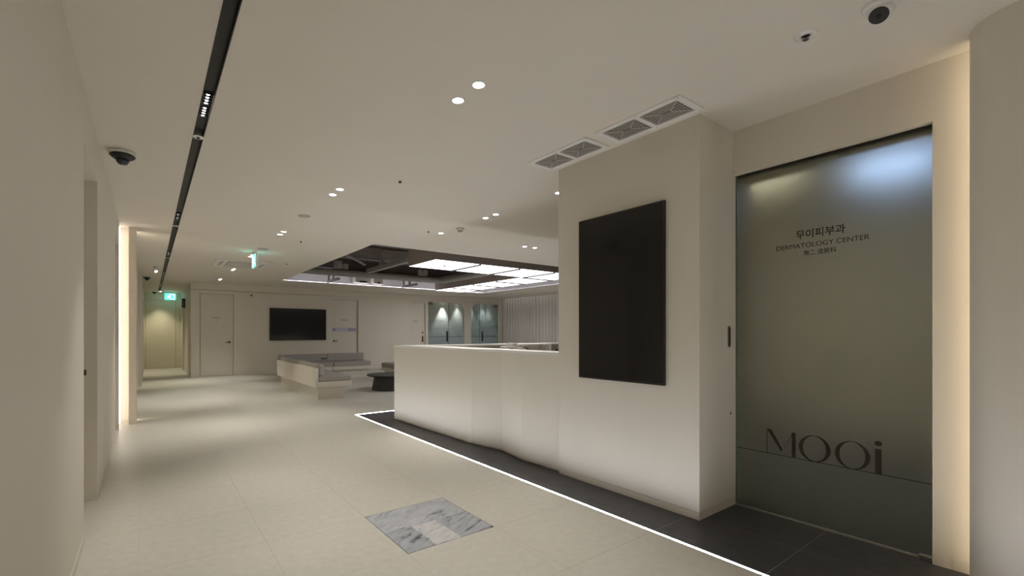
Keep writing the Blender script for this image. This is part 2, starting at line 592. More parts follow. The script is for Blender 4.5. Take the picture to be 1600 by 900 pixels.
smalltext(d5, 7.95, 1.637, 0.17, 0.034, YD, 6, 4)

# ---- room behind the arched glass
BR = MB()
YR = 15.75
BR.box(8.2, XR, YR, YR + 0.1, 0, H)
BR.box(8.1, 8.3, YB + 0.14, YR, 0, H)
BR.box(XR - 0.1, XR, YB + 0.14, YR, 0, H)
struct(BR.build('wall_inner', 'wall'), 'pale wall behind the arched glass entrances with light scallops', 'wall')

# ---- hall end
HW = MB()
HW.box(-0.125, -0.09, YH, YH + 0.12, 0, H).box(0.775, 0.945, YH, YH + 0.12, 0, H).box(-0.09, 0.775, YH, YH + 0.12, 2.34, H)
HW.box(0.945, 1.1, YH, YH + 0.12, 0, H)
struct(HW.build('wall_hall', 'hall'), 'warm lit wall at the far end of the hall', 'wall')
d6 = box('door_6', 'hall', -0.082, 0.767, YH + 0.02, YH + 0.06, 0.006, 2.332)
struct(d6, 'tall plain door closing the far end of the hall', 'door')
d7 = box('door_7', 'hall', 0.985, 1.02, 16.68, 17.44, 0.006, 2.09)
struct(d7, 'narrow side door on the right wall of the hall', 'door')
fr = MB().box(0.915, 0.985, 16.62, 16.68, 0, 2.15).box(0.915, 0.985, 17.44, 17.5, 0, 2.15).box(0.915, 0.985, 16.68, 17.44, 2.09, 2.15)
fr.build('door_frame', 'white', d7)

# ---- right side: pillar, glass door wall, curved wall, remaining shell
pil = MB().box(XP, 3.62, 1.487, 2.69, 0.05, H)
pillar = struct(pil.build('wall_pillar', 'panel', origin=(3.2, 2.1, 0)), 'tall beige pillar block carrying the portrait screen', 'wall')
pb = MB().box(XP + 0.002, 3.6, 1.489, 2.688, 0.0, 0.046)
struct(pb.build('baseboard_pillar', 'panel'), 'low baseboard under the beige pillar', 'baseboard')
GW = MB()
GW.box(XG, 3.62, 0.516, 1.487, 2.297, H)
GW.box(XG, 3.62, -0.6, 0.516, 0, H)
struct(GW.build('wall_entrance', 'wall', origin=(3.4, 0.5, 0)), 'beige wall and header around the frosted glass door', 'wall')
bb = MB().box(XG - 0.003, XG, 0.20, 0.445, 0.006, 0.055)
struct(bb.build('baseboard_entrance', 'panel'), 'small baseboard panel beside the frosted glass door', 'baseboard')
cx, cy, cr = 3.2, 0.17, 0.20
cv = [(3.235, 0.10), (3.235, 0.37), (3.2, 0.37)] + arc(cx, cy, cr, 90, 180, 24)[1:] + [(3.0, -3.0), (3.1, -3.0), (3.1, 0.05)]
CW = MB().prism(cv, 0, H)
cwo = CW.build('wall_curved', 'wall', origin=(3.1, 0, 0))
for p in cwo.data.polygons:
    p.use_smooth = False
struct(cwo, 'curved beige wall at the right edge of the picture', 'wall')
sh = MB()
sh.box(-0.62, 6.7, -3.2, -3.0, 0, H)
struct(sh.build('wall_rear', 'wall'), 'beige wall behind the viewer', 'wall')
sh = MB()
sh.box(3.62, XR + 0.2, 2.45, 2.65, 0, H)
struct(sh.build('wall_front', 'wall'), 'beige lounge wall hidden behind the pillar', 'wall')
sh = MB()
sh.box(6.5, 6.7, -3.0, 2.45, 0, H).box(3.62, 6.5, -0.6, -0.5, 0, H)
struct(sh.build('wall_side_room', 'wall'), 'wall of the dim room behind the frosted door', 'wall')
sh = MB()
sh.box(XR, XR + 0.15, 2.45, 15.9, 0, H)
struct(sh.build('wall_right', 'wall'), 'lounge wall behind the grey curtain', 'wall')

# ---- ceiling with track slot, open bay and curtain pocket
SX0, SX1 = 0.262, 0.320
HX0, HX1, HY0, HY1 = 2.90, 9.70, 6.60, 12.62
CB = MB()
T = 0.03
def cbox(x0, x1, y0, y1): CB.box(x0, x1, y0, y1, H, H + T)
cbox(-0.62, SX0, -3.2, 18.7)
cbox(SX0, SX1, 17.95, 18.7)
cbox(SX1, HX0, -3.2, 18.7)
cbox(HX0, HX1, -3.2, HY0)
cbox(HX0, HX1, HY1, 15.9)
cbox(HX1, 11.85, -3.2, 15.9)
cbox(11.85, 12.5, -3.2, 4.0)
cbox(11.85, 12.5, 14.25, 15.9)
ceiling = struct(CB.build('ceiling', 'ceil', origin=(0, 0, H)), 'smooth pale beige ceiling with an open bay', 'ceiling')
pk = MB().box(11.82, 11.85, 4.0, 14.25, H, 2.78).box(11.82, 12.55, 4.0, 14.25, 2.78, 2.8).box(12.5, 12.55, 4.0, 14.25, H, 2.78)
struct(pk.build('ceiling_pocket', 'ceil'), 'shallow ceiling pocket above the grey curtain', 'ceiling')
SL = MB()
ZS = 3.45
SL.box(1.0, 10.6, 4.6, 13.4, ZS, ZS + 0.1)
SL.box(1.0, 1.1, 4.6, 13.4, H + T, ZS).box(10.5, 10.6, 4.6, 13.4, H + T, ZS)
SL.box(1.1, 10.5, 4.6, 4.7, H + T, ZS).box(1.1, 10.5, 13.3, 13.4, H + T, ZS)
struct(SL.build('ceiling_slab', 'slab'), 'dark exposed slab above the open ceiling bay', 'ceiling')
up = MB().box(2.3, 10.1, 12.98, 13.0, H + T, 3.02).box(10.08, 10.1, 6.2, 12.98, H + T, 3.02)
struct(up.build('trim_1', 'white', origin=(6, 13, H + T)), 'white upstand around the open ceiling bay', 'trim')

# ================================================================== LIGHTS AND CEILING THINGS
def ord_(i): return ('first', 'second', 'third', 'fourth', 'fifth', 'sixth', 'seventh', 'eighth')[i]

def make_downlight():
    r = empty('downlight', (0, 0, 0))
    MB().lathe([(0.032, -0.001), (0.032, -0.004), (0.044, -0.004), (0.046, 0.0)], n=28, cap=False).build('trim_ring', 'white', r, local=True)
    MB().lathe([(0.0325, -0.0022), (0.0325, -0.0012)], n=28).build('lens', 'e_disc', r, local=True)
    return r
dl0 = make_downlight()
used = [False]
def downlight(x, y, label, group, power=P_DOWN, col=NEUTRAL, angle=68):
    if used[0]:
        o = dl0.copy(); COL.objects.link(o)
        for ch in [c for c in dl0.children if c.type == 'MESH']:
            c = ch.copy(); COL.objects.link(c); c.parent = o
    else:
        o = dl0; used[0] = True
    o.location = (x, y, H)
    tag(o, label, 'downlight', group)
    spot(o, (0, 0, -0.012), power, col, angle, 1.0, 0.03)
    return o
g = 'paired downlights along the corridor'
pairs = (2.13, 4.37, 6.595, 8.85, 10.98, 13.18)
names = ('nearest ceiling pair', 'second ceiling pair', 'third ceiling pair', 'pair beside the hanging exit sign', 'pair beyond the air conditioner', 'pair closest to the back wall')
for yc, nm in zip(pairs, names):
    for s, w_ in ((-1, 'Nearer'), (1, 'Farther')):
        downlight(1.526, yc + s * 0.103, f'{w_} round downlight of the {nm} above the corridor', g)
for yc, nm in ((-0.1, 'overhead pair'), (-2.3, 'rear pair')):
    for s, w_ in ((-1, 'Rear'), (1, 'Front')):
        downlight(1.526, yc + s * 0.103, f'{w_} round downlight of the {nm} behind the viewer', g)
g = 'downlights above the reception desk'
for y, nm in ((3.127, 'touching the pillar edge'), (4.118, 'nearer of the pair over the desk'),
              (4.315, 'farther of the pair over the desk'), (5.331, 'standing alone near the smoke detector')):
    downlight(3.355, y, f'Round downlight {nm}', g)
downlight(4.972, 5.366, 'Left downlight of the pair nearest the glowing ceiling bay', g)
downlight(5.183, 5.352, 'Right downlight of the pair nearest the glowing ceiling bay', g)

# adjustable spots on the ceiling of the hall side
def spot_can(x, y, label):
    o = empty('ceiling_spot', (x, y, H), label=label, cat='spotlight', group='small adjustable ceiling spots')
    MB().lathe([(0.02, 0), (0.02, -0.012)], n=20).build('mount', 'white', o, local=True)
    MB().tube([(0, 0, -0.012), (0.01, -0.02, -0.05), (0.03, -0.07, -0.11)], 0.026, 18).build('can', 'white', o, local=True)
    MB().tube([(0.03, -0.07, -0.11), (0.0312, -0.0725, -0.1125)], 0.022, 18).build('lens', 'e_disc', o, local=True)
    spot(o, (0.033, -0.078, -0.118), 12, NEUTRAL, 60, 0.6, 0.02, (math.radians(-25), 0, 0))
spot_can(0.10, 11.42, 'small white adjustable spotlight on the ceiling left of the black track')

# ---- black track with lamp modules
tr = empty('ceiling_track', ((SX0 + SX1) / 2, 8, H), label='black recessed ceiling track running the length of the corridor', cat='light track')
c_ = MB().box(SX0 - 0.004, SX0 + 0.001, -3.0, 17.95, H - 0.002, H + 0.07).box(SX1 - 0.001, SX1 + 0.004, -3.0, 17.95, H - 0.002, H + 0.07)
c_.box(SX0, SX1, -3.0, 17.95, H + 0.026, H + 0.07)
c_.build('channel', 'track', tr)
for i, y in enumerate((0.05, 3.22, 6.45, 9.55, 12.75, 16.05)):
    m_ = empty('track_lamp', (0.291, y, H + 0.012), label=('Track lamp directly overhead of the viewer', 'lit track lamp with eight bright points nearest in the black track',
        'second lamp module in the black track', 'third lamp module in the black track', 'fourth lamp module in the black track', 'farthest lamp module in the black track')[i],
        cat='track lamp', group='lamp modules in the ceiling track')
    MB().box(-0.024, 0.024, -0.19, 0.19, 0.008, 0.0138).build('module_body', 'black', m_, local=True)
    for k in range(8):
        yy = -0.155 + k * 0.04 + (0.03 if k > 3 else 0)
        MB().lathe([(0.009, 0.0068), (0.009, 0.008)], (0, yy, 0), 12).build('lens', 'e_track', m_, local=True)
        MB().box(-0.024, 0.024, yy - 0.0206, yy - 0.0194, 0.0, 0.008).build('louvre_blade', 'black', m_, local=True)
    spot(m_, (0, 0, -0.03), P_TRACK, OLIVE if i > 3 else NEUTRAL, 64, 1.0, 0.05)
for i, y in enumerate((3.707, 6.947, 9.98, 13.146, 16.477)):
    o = empty('sprinkler_disc', (0.291, y, H - 0.002), label=f'small white sprinkler plate, {ord_(i)} along the black track', cat='sprinkler', group='white sprinkler plates on the track')
    MB().lathe([(0.036, -0.004), (0.036, 0.0)], n=24).build('plate', 'white', o, local=True)
    MB().lathe([(0.006, -0.014), (0.010, -0.010), (0.010, -0.004)], n=14).build('head', 'darkmetal', o, local=True)

# ---- floor light line
fl_ = empty('floor_light_line', (XLED, YLED, -0.003), label='thin glowing white light line bordering the dark floor tiles', cat='floor light')
MB().box(XLED - 0.0085, XLED + 0.0085, -2.9, YLED + 0.0085, -0.003, 0.0006).build('long_strip', 'e_led', fl_)
MB().box(XLED + 0.0085, 6.6, YLED - 0.0085, YLED + 0.0085, -0.003, 0.0006).build('short_strip', 'e_led', fl_)
ep = MB().box(XLED - 0.011, XLED - 0.0085, -2.9, YLED + 0.011, -0.004, 0.001).box(XLED + 0.0085, XLED + 0.011, -2.9, YLED - 0.011, -0.004, 0.001)
ep.build('edge_profile', 'white', fl_)

# ---- luminous L of ceiling panels in the open bay
lb = empty('ceiling_light_box', (7.0, 8.4, H), label='L-shaped luminous ceiling box of square white panels in the open bay', cat='ceiling light')
px0, py0, q = 4.47, 7.30, 1.075
outl = [(px0, py0), (px0 + 4 * q, py0), (px0 + 4 * q, py0 + 1.09 + 4 * 1.05), (px0 + 3 * q, py0 + 1.09 + 4 * 1.05), (px0 + 3 * q, py0 + 1.09), (px0, py0 + 1.09)]
MB().prism(outl, H + 0.006, H + 0.40).build('box_body', 'boxside', lb)
panels = [(px0 + i * q, px0 + (i + 1) * q, py0, py0 + 1.09) for i in range(4)]
panels += [(px0 + 3 * q, px0 + 4 * q, py0 + 1.09 + j * 1.05, py0 + 1.09 + (j + 1) * 1.05) for j in range(4)]
for x0, x1, y0, y1 in panels:
    MB().box(x0 + 0.016, x1 - 0.016, y0 + 0.016, y1 - 0.016, H + 0.004, H + 0.006).build('light_panel', 'e_panel', lb)
for i in range(1, 4):
    MB().box(px0 + i * q - 0.018, px0 + i * q + 0.018, py0, py0 + 1.09, H - 0.022, H + 0.006).build('divider', 'cavity', lb)
for j in range(4):
    yy = py0 + 1.09 + j * 1.05
    MB().box(px0 + 3 * q, px0 + 4 * q, yy - 0.018, yy + 0.018, H - 0.022, H + 0.006).build('divider', 'cavity', lb)
dots = ((px0 + 0.5 * q, py0 + 0.52), (px0 + 3.55 * q, py0 + 0.5), (px0 + 3.5 * q, py0 + 1.09 + 2.6))
for i, (x, y) in enumerate(dots):
    tag(MB().lathe([(0.012, -0.018), (0.03, -0.012), (0.03, 0.0)], (x, y, H), 16).build('ceiling_sprinkler', 'darkmetal'),
        ('dark sprinkler head on the nearest left luminous ceiling panel', 'dark sprinkler head on the corner luminous ceiling panel', 'dark sprinkler head on the far arm of the luminous panels')[i],
        'sprinkler', 'sprinkler heads on the luminous panels')
cv_ = empty('cove_light', (6, HY1 + 0.1, H + T), label='lilac white cove light hidden along the open bay edges', cat='cove light')
MB().box(2.9, 10.0, HY1 + 0.06, HY1 + 0.075, H + T, H + T + 0.01).build('back_strip', 'e_cove', cv_)
MB().box(HX1 + 0.06, HX1 + 0.075, 6.6, HY1, H + T, H + T + 0.01).build('side_strip', 'e_cove', cv_)

# ---- services in the open bay
def thing(mb, name, m, label, cat, group=None, bevel=0):
    return tag(mb.build(name, m, bevel=bevel), label, cat, group)
yd = 11.8
thing(MB().tube([(2.5, yd, 2.83), (7.25, yd, 2.83), (7.36, yd - 0.03, 2.83), (7.43, yd - 0.1, 2.83), (7.45, yd - 0.2, 2.83), (7.45, 8.5, 2.83)], 0.09, 18),
      'grey_duct', 'steel', 'long grey duct with an elbow crossing the open ceiling bay', 'duct')
thing(MB().box(4.92, 5.04, 8.42, 11.7, 2.86, 2.97), 'steel_beam', 'steel', 'grey beam running from the duct to the luminous box', 'beam')
thing(MB().box(4.93, 5.03, 10.74, 10.84, 2.972, ZS), 'hanger_post', 'steel', 'grey vertical post hanging from the slab above the beam', 'post')
thing(MB().tube([(1.4, 11.4, 3.2), (7.3, 11.4, 3.2)], 0.03, 10), 'thin_pipe', 'steel', 'thin pale pipe behind the hanger post', 'pipe')
thing(MB().tube([(3.6, 10.5, 3.24), (4.7, 11.25, 3.02)], 0.035, 8), 'diagonal_strut', 'steel', 'slanting strut left of the hanger post', 'strut')
thing(MB().box(3.0, 7.2, 8.9, 9.3, 3.15, 3.42), 'air_duct', 'foil', 'dull metal air duct above the luminous panels', 'duct')
thing(MB().box(1.3, 4.2, 12.2, 12.7, 3.0, 3.35), 'cable_duct', 'foil', 'bluish metal duct high in the bay corner', 'duct')
for i, (y, z) in enumerate(((10.0, 3.33), (10.35, 3.30))):
    thing(MB().tube([(1.3, y, z), (10.3, y, z)], 0.045, 10), 'brown_pipe', 'copper', ('nearer', 'farther')[i] + ' brown pipe under the exposed slab', 'pipe', 'brown pipes under the slab')
thing(MB().box(4.0, 4.2, 11.58, 11.7, 2.92, 3.12).cyl((4.1, 11.52, 3.02), 0.07, 0.06, 14, 'y').box(4.25, 4.38, 11.6, 11.7, 2.92, 3.05), 'valve_block', 'steel', 'dark valve block on the duct left of the beam', 'valve')
thing(MB().box(6.55, 6.8, 11.55, 11.7, 2.92, 3.08).cyl((6.65, 11.49, 3.0), 0.06, 0.06, 14, 'y'), 'valve_block', 'steel', 'dark valve block on the duct near the luminous arm', 'valve')
for i, x in enumerate((4.18, 6.55)):
    o = empty('steel_bracket', (x, 12.2, H + T), label=('left', 'right')[i] + ' grey bracket rail above the bright rear edge of the bay', cat='bracket', group='bracket rails at the bay edge')
    MB().box(x - 0.03, x + 0.03, 11.75, 12.75, H + T + 0.005, H + T + 0.065).build('rail', 'steel', o)
    for yy in (12.2, 12.6):
        MB().box(x - 0.02, x + 0.02, yy - 0.02, yy + 0.02, H + T + 0.065, H + T + 0.25).build('post', 'steel', o)
for i, (x0, x1) in enumerate(((4.98, 5.42), (5.55, 5.85))):
    o = empty('access_unit', ((x0 + x1) / 2, 12.75, H + T + 0.06), label=('larger', 'smaller')[i] + ' white unit hanging before the lit rear upstand', cat='ceiling unit', group='white units behind the duct')
    MB().box(x0, x1, 12.6, 12.92, H + T + 0.06, H + T + 0.28).build('casing', 'white', o, bevel=0.02)
    MB().box(x0 + 0.12, x1 - 0.1, 12.596, 12.6, H + T + 0.08, H + T + 0.12).build('slot', 'cavity', o)
for i, (xa, ya) in enumerate(((8.95, 9.3), (9.2, 11.6))):
    thing(MB().box(xa, xa + 0.3, ya, ya + 1.4, 2.72, 2.82), 'cable_tray', 'charcoal', ('nearer', 'farther')[i] + ' dark tray right of the luminous arm', 'cable tray', 'dark trays in the bay')

# ---- small ceiling fittings
def disc(name, x, y, r, h, m, label, cat, group=None):
    return thing(MB().lathe([(r, 0), (r, -h * 0.6), (r * 0.9, -h)], (x, y, H), 28), name, m, label, cat, group)
disc('ceiling_speaker', 1.523, 5.488, 0.072, 0.006, 'grille', 'flat round grey speaker between second and third downlight pairs', 'speaker', 'round ceiling speakers')
disc('ceiling_speaker', 1.56, 8.02, 0.085, 0.006, 'grille', 'flat round grey speaker in front of the hanging exit sign', 'speaker', 'round ceiling speakers')
for x, y, nm in ((1.899, 3.725, 'nearest the viewer, right of second downlight pair'), (1.90, 7.02, 'right of the third downlight pair'), (2.279, 9.44, 'right of the air conditioner'), (3.15, 5.33, 'left of the lone downlight')):
    o = empty('sprinkler', (x, y, H), label='tiny dark ceiling sprinkler ' + nm, cat='sprinkler', group='tiny ceiling sprinklers')
    MB().lathe([(0.026, -0.003), (0.026, 0)], n=20).build('plate', 'offwhite', o, local=True)
    MB().lathe([(0.006, -0.02), (0.013, -0.014), (0.011, -0.003)], n=14).build('head', 'darkmetal', o, local=True)
o = empty('smoke_detector', (3.415, 4.945, H), label='white round smoke detector beyond the downlight pair over the desk', cat='smoke detector')
MB().lathe([(0.055, 0), (0.055, -0.018), (0.046, -0.03)], n=28).build('base', 'white', o, local=True)
MB().lathe([(0.034, -0.03), (0.034, -0.042), (0.02, -0.05)], n=24).build('chamber', 'grille', o, local=True)
o = empty('sprinkler', (2.54, 0.811, H), label='recessed sprinkler with white plate beside the white dome camera', cat='sprinkler')
MB().lathe([(0.018, -0.001), (0.02, -0.004), (0.045, -0.003), (0.047, 0)], n=28, cap=False).build('plate', 'white', o, local=True)
MB().lathe([(0.017, -0.001), (0.017, 0.0)], n=20).build('cavity', 'cavity', o, local=True)
MB().lathe([(0.005, -0.001), (0.005, -0.014), (0.013, -0.016), (0.013, -0.019)], n=14).build('head', 'chrome', o, local=True)

# ---- cameras
def dome_cam(x, y, s, label):
    o = empty('dome_camera', (x, y, H), label=label, cat='security camera', group='black dome cameras')
    MB().lathe([(0.085 * s, 0), (0.085 * s, -0.018 * s), (0.078 * s, -0.024 * s)], n=32).build('base', 'offwhite', o, local=True)
    MB().lathe([(0.078 * s, -0.024 * s), (0.084 * s, -0.032 * s), (0.075 * s, -0.042 * s), (0.045 * s, -0.062 * s)], n=32).build('skirt', 'black', o, local=True)
    MB().lathe([(0.043 * s, -0.062 * s), (0.040 * s, -0.078 * s), (0.028 * s, -0.094 * s), (0.01 * s, -0.101 * s)], n=28).build('dome', 'smoke', o, local=True)
dome_cam(-0.165, 4.36, 1.0, 'black dome camera on a white base nearest on the left ceiling')
dome_cam(-0.03, 13.5, 1.0, 'black dome camera on the ceiling at the hall entrance')
dome_cam(0.16, 18.15, 0.9, 'black dome camera above the door at the hall end')
o = empty('turret_camera', (2.56, 0.55, H), label='white ball camera with black lens at the upper right ceiling', cat='security camera')
MB().lathe([(0.062, 0), (0.062, -0.014), (0.052, -0.022)], n=32).build('base', 'white', o, local=True)
dirv = Vector((-0.55, 0.05, -0.62)).normalized()
rot = dirv.to_track_quat('Z', 'Y').to_matrix()
def oriented(prof, nme, m, parent, c):
    mb = MB().lathe(prof, n=28)
    mb.v = [tuple(rot @ Vector(p) + Vector(c)) for p in mb.v]
    return mb.build(nme, m, parent, local=True)
cc = (0, 0, -0.03)
oriented([(0.02, -0.043), (0.038, -0.03), (0.046, -0.01), (0.046, 0.01), (0.041, 0.028), (0.036, 0.032)], 'ball', 'white', o, cc)
fc = oriented([(0.034, 0.032), (0.033, 0.036)], 'lens_face', 'black', o, cc)
oriented([(0.009, 0.036), (0.008, 0.038)], 'lens', 'screen', o, cc)
o = empty('wall_camera', (2.454, YB, 2.32), label='small white camera high on the back wall left of the television', cat='security camera')
MB().lathe([(0.05, 0), (0.05, -0.02), (0.04, -0.03)], n=24, axis='y').build('base', 'white', o, local=True)
MB().lathe([(0.035, -0.03), (0.038, -0.06), (0.025, -0.085)], (0, 0, -0.01), 24, axis='y').build('ball', 'white', o, local=True)
MB().lathe([(0.02, -0.085), (0.018, -0.09)], (0, 0, -0.012), 20, axis='y').build('lens', 'black', o, local=True)

# ---- exit signs: green box with the running figure and doorway
def exit_sign(loc, rz, label):
    o = empty('exit_sign', loc, rz, label, 'exit sign', 'hanging green exit signs')
    w2, h2 = 0.165, 0.115
    MB().box(-w2, w2, -0.014, 0.014, -h2, h2).build('casing', 'white', o, local=True)
    for s in (-1, 1):
        a, b = s * 0.0142, s * 0.0165
        MB().box(-w2 + 0.006, w2 - 0.006, min(a, b), max(a, b), -h2 + 0.006, h2 - 0.006).build('face', 'e_green', o, local=True)
        c0, c1 = sorted((s * 0.0166, s * 0.018))
        P = MB()
        fig = lambda pts: P.prism(pts, c0, c1, 'y')
        fig([(0.02, -0.085), (0.115, -0.085), (0.115, 0.085), (0.02, 0.085), (0.02, 0.07), (0.10, 0.07), (0.10, -0.07), (0.02, -0.07)])
        fig([(-0.012 + 0.018 * math.cos(t), 0.066 + 0.018 * math.sin(t)) for t in [i * math.pi / 6 for i in range(12)]])
        fig([(-0.035, 0.04), (-0.01, 0.045), (-0.03, -0.015), (-0.055, -0.01)])
        fig([(-0.012, 0.04), (0.028, 0.01), (0.022, 0.0), (-0.02, 0.026)])
        fig([(-0.035, 0.04), (-0.085, 0.02), (-0.08, 0.008), (-0.038, 0.024)])
        fig([(-0.03, -0.012), (0.008, -0.035), (0.0, -0.08), (-0.015, -0.078), (-0.01, -0.043), (-0.045, -0.02)])
        fig([(-0.055, -0.01), (-0.04, -0.02), (-0.07, -0.055), (-0.11, -0.05), (-0.11, -0.036), (-0.076, -0.038)])
        P.build('running_figure', 'e_white', o, local=True)
    MB().cyl((0, 0, h2), 0.008, H - loc[2] - h2, 12).build('hanger', 'white', o, local=True)
exit_sign((1.50, 8.40, 2.44), math.pi / 2, 'green exit sign hanging edge-on in mid corridor')
exit_sign((0.60, 18.0, 2.43), 0, 'green exit sign hanging before the door at the hall end')

# ---- ceiling cassette air conditioner
o = empty('air_conditioner', (1.53, 10.0, H), label='square white ceiling cassette air conditioner past the exit sign', cat='air conditioner')
MB().box(-0.47, 0.47, -0.475, 0.475, -0.016, -0.001).build('panel', 'white', o, local=True, bevel=0.006)
gr = MB().box(-0.27, 0.27, -0.27, 0.27, -0.022, -0.016).build('intake_grille', 'grille', o, local=True)
sl = MB()
for i in range(13):
    y = -0.25 + i * 0.0415
    sl.box(-0.25, 0.25, y - 0.004, y + 0.004, -0.025, -0.022)
sl.build('grille_bars', 'offwhite', gr, local=True)
for sx, sy in ((1, 0), (-1, 0), (0, 1), (0, -1)):
    m_ = MB()
    if sx: m_.box(sx * 0.37 - 0.03, sx * 0.37 + 0.03, -0.27, 0.27, -0.019, -0.0155)
    else: m_.box(-0.27, 0.27, sy * 0.37 - 0.03, sy * 0.37 + 0.03, -0.019, -0.0155)
    m_.build('air_flap', 'grille', o, local=True)

# ---- twin ceiling vents beside the pillar
def vent(yc, ly, label):
    o = empty('ceiling_vent', (2.695, yc, H), label=label, cat='air vent', group='twin grille ceiling vents')
    hx, hy = 0.142, ly / 2
    gw, gl = 0.103, ly / 2 - 0.045
    f_ = MB()
    f_.box(-hx, -gw, -hy, hy, -0.008, 0).box(gw, hx, -hy, hy, -0.008, 0)
    f_.box(-gw, gw, -hy, -hy + 0.038, -0.008, 0).box(-gw, gw, hy - 0.038, hy, -0.008, 0).box(-gw, gw, -0.016, 0.016, -0.008, 0)
    f_.build('frame', 'white', o, local=True)
    sc = MB()
    for sx in (-0.125, 0.125):
        for sy in (-hy + 0.02, 0, hy - 0.02):
            sc.lathe([(0.003, -0.0092), (0.003, -0.008)], (sx, sy, 0), 8)
    sc.build('screws', 'darkmetal', o, local=True)
    for s in (-1, 1):
        c = s * (hy - 0.038 + 0.016) / 2
        g_ = (hy - 0.038 - 0.016) / 2
        gr = MB().box(-gw, gw, c - g_, c + g_, -0.0012, -0.0004).build('grille', 'cavity', o, local=True)
        n_ = 6
        for k in range(n_):
            a = gw - 0.004 - k * (gw / n_) * 0.97; b = g_ - 0.004 - k * (gw / n_) * 0.97
            if a < 0.006: continue
            t = 0.0085
            for q_ in (((-a, -b), (a, -b), (a - t, -b + t), (-a + t, -b + t)), ((a, -b), (a, b), (a - t, b - t), (a - t, -b + t)),
                       ((a, b), (-a, b), (-a + t, b - t), (a - t, b - t)), ((-a, b), (-a, -b), (-a + t, -b + t), (-a + t, b - t))):
                MB().prism([(p[0], c + p[1]) for p in q_], -0.0032, -0.0012).build('louvre', 'grille', gr, local=True)
        rb = MB()
        for sa in (-1, 1):
            for sb in (-1, 1):
                rb.tube([(sa * gw, c + sb * g_, -0.006), (sa * 0.008, c + sb * (g_ - gw + 0.008), -0.006)], 0.0022, 6)
        rb.build('mitre_ribs', 'offwhite', gr, local=True)
vent(1.742, 0.62, 'twin square ceiling vent nearest the glass door by the pillar')
vent(2.428, 0.60, 'twin square ceiling vent farther along above the pillar screen')

# ---- wall lights
o = empty('wall_light_strip', (3.245, 0.28, 0), label='warm vertical light strip hidden behind the curved wall edge', cat='wall light')
MB().box(3.2352, 3.2392, 0.26, 0.275, 0.02, 2.585).build('diffuser', 'e_warm', o)
o = empty('wall_light_strip', (-0.311, 7.39, 0), label='bright vertical light strip beside the left wall fin', cat='wall light')
MB().box(-0.322, -0.3025, 7.372, 7.392, 0.02, 2.585).build('diffuser', 'e_warmw', o)
o = empty('wall_light_strip', (-0.19, 7.63, 0), label='slim light strip washing the wavy wall panel', cat='wall light')
MB().box(-0.185, -0.165, 7.6202, 7.626, 0.02, 2.585).build('diffuser', 'e_wash', o)

# scallop lamps in the rooms beyond
for i, (x, pw) in enumerate(((9.97, 75), (10.72, 34), (11.42, 24), (12.05, 24), (8.9, 0))):
    if not pw: continue
    o = empty('downlight', (x, YR - 0.17, H), label=('bright downlight behind the first arched glass', 'softer downlight behind the first arched glass',
        'downlight behind the left half of the second arched glass', 'downlight behind the right half of the second arched glass')[i], cat='downlight', group='downlights behind the arched glass')
    MB().lathe([(0.032, -0.001), (0.032, -0.004), (0.044, -0.004), (0.046, 0.0)], n=24, cap=False).build('trim_ring', 'white', o, local=True)
    MB().lathe([(0.0325, -0.0022), (0.0325, -0.0012)], n=24).build('lens', 'e_disc', o, local=True)
    spot(o, (0, 0, -0.012), pw, (0.88, 0.95, 1.0), 58, 0.75, 0.02)
o = empty('downlight', (0.33, YH - 0.42, H), label='downlight washing the door at the hall end', cat='downlight')
MB().lathe([(0.032, -0.001), (0.032, -0.004), (0.044, -0.004), (0.046, 0.0)], n=24, cap=False).build('trim_ring', 'white', o, local=True)
MB().lathe([(0.0325, -0.0022), (0.0325, -0.0012)], n=24).build('lens', 'e_disc', o, local=True)
spot(o, (0, 0, -0.012), 34, OLIVE, 80, 0.8, 0.03)
# dim panel lamps of the side room behind the frosted door, then an added fill
tag(MB().box(4.8, 5.3, 0.76, 1.24, H - 0.012, H).build('glow_panel', 'e_blue'), 'blue white panel lamp glowing through the frosted door top', 'ceiling light')
tag(MB().box(4.05, 4.6, 1.5, 2.05, H - 0.012, H).build('glow_panel', 'e_room'), 'dim warm panel lamp behind the left of the frosted door', 'ceiling light')

tag(MB().box(3.72, 4.15, 2.0, 2.4, H - 0.012, H).build('glow_panel', emit('side_room_fill', (1.0, 0.95, 0.76), 11.0)), 'warm fill panel added out of view to brighten the side room', 'ceiling light')  # added fill light, kept out of sight, to brighten the frosted glass
# ================================================================== FURNITURE AND FITTINGS
# ---- reception desk: folded front, return, worktop
desk = empty('reception_desk', (2.9, 5.0, 0), label='cream reception desk with a folded front beside the pillar', cat='reception desk')
front = [(2.811, 5.691), (2.864, 3.928), (2.954, 3.541), (2.889, 3.162), (2.912, 2.692)]
ZD = 1.03
inn = [(3.18, 2.692), (3.18, 5.42)]
for k in range(4):
    (xa, ya), (xb, yb) = front[k], front[k + 1]
    poly = [(xa, ya), (xb, yb), (xb + 0.06, yb), (xa + 0.06, ya)]
    MB().prism(poly, 0.012, ZD - 0.022).build('front_panel', 'cream', desk, bevel=0.0015, seg=1)
ft = [(p[0] + 0.012, p[1]) for p in front]
MB().prism(ft + [(3.1, 2.692), (3.1, 5.68)], 0, 0.012).build('toe_strip', 'cream', desk)
for k in range(4):
    (xa, ya), (xb, yb) = front[k], front[k + 1]
    MB().prism([(xa - 0.004, ya + (0.004 if k == 0 else 0)), (xb - 0.004, yb), (3.18, yb), (3.18, ya + (0.004 if k == 0 else 0))], ZD - 0.022, ZD).build('counter_top', 'white', desk)
ret = empty('desk_return', (4.8, 5.55, 0), label='low cream return unit at the far end of the reception desk', cat='counter')
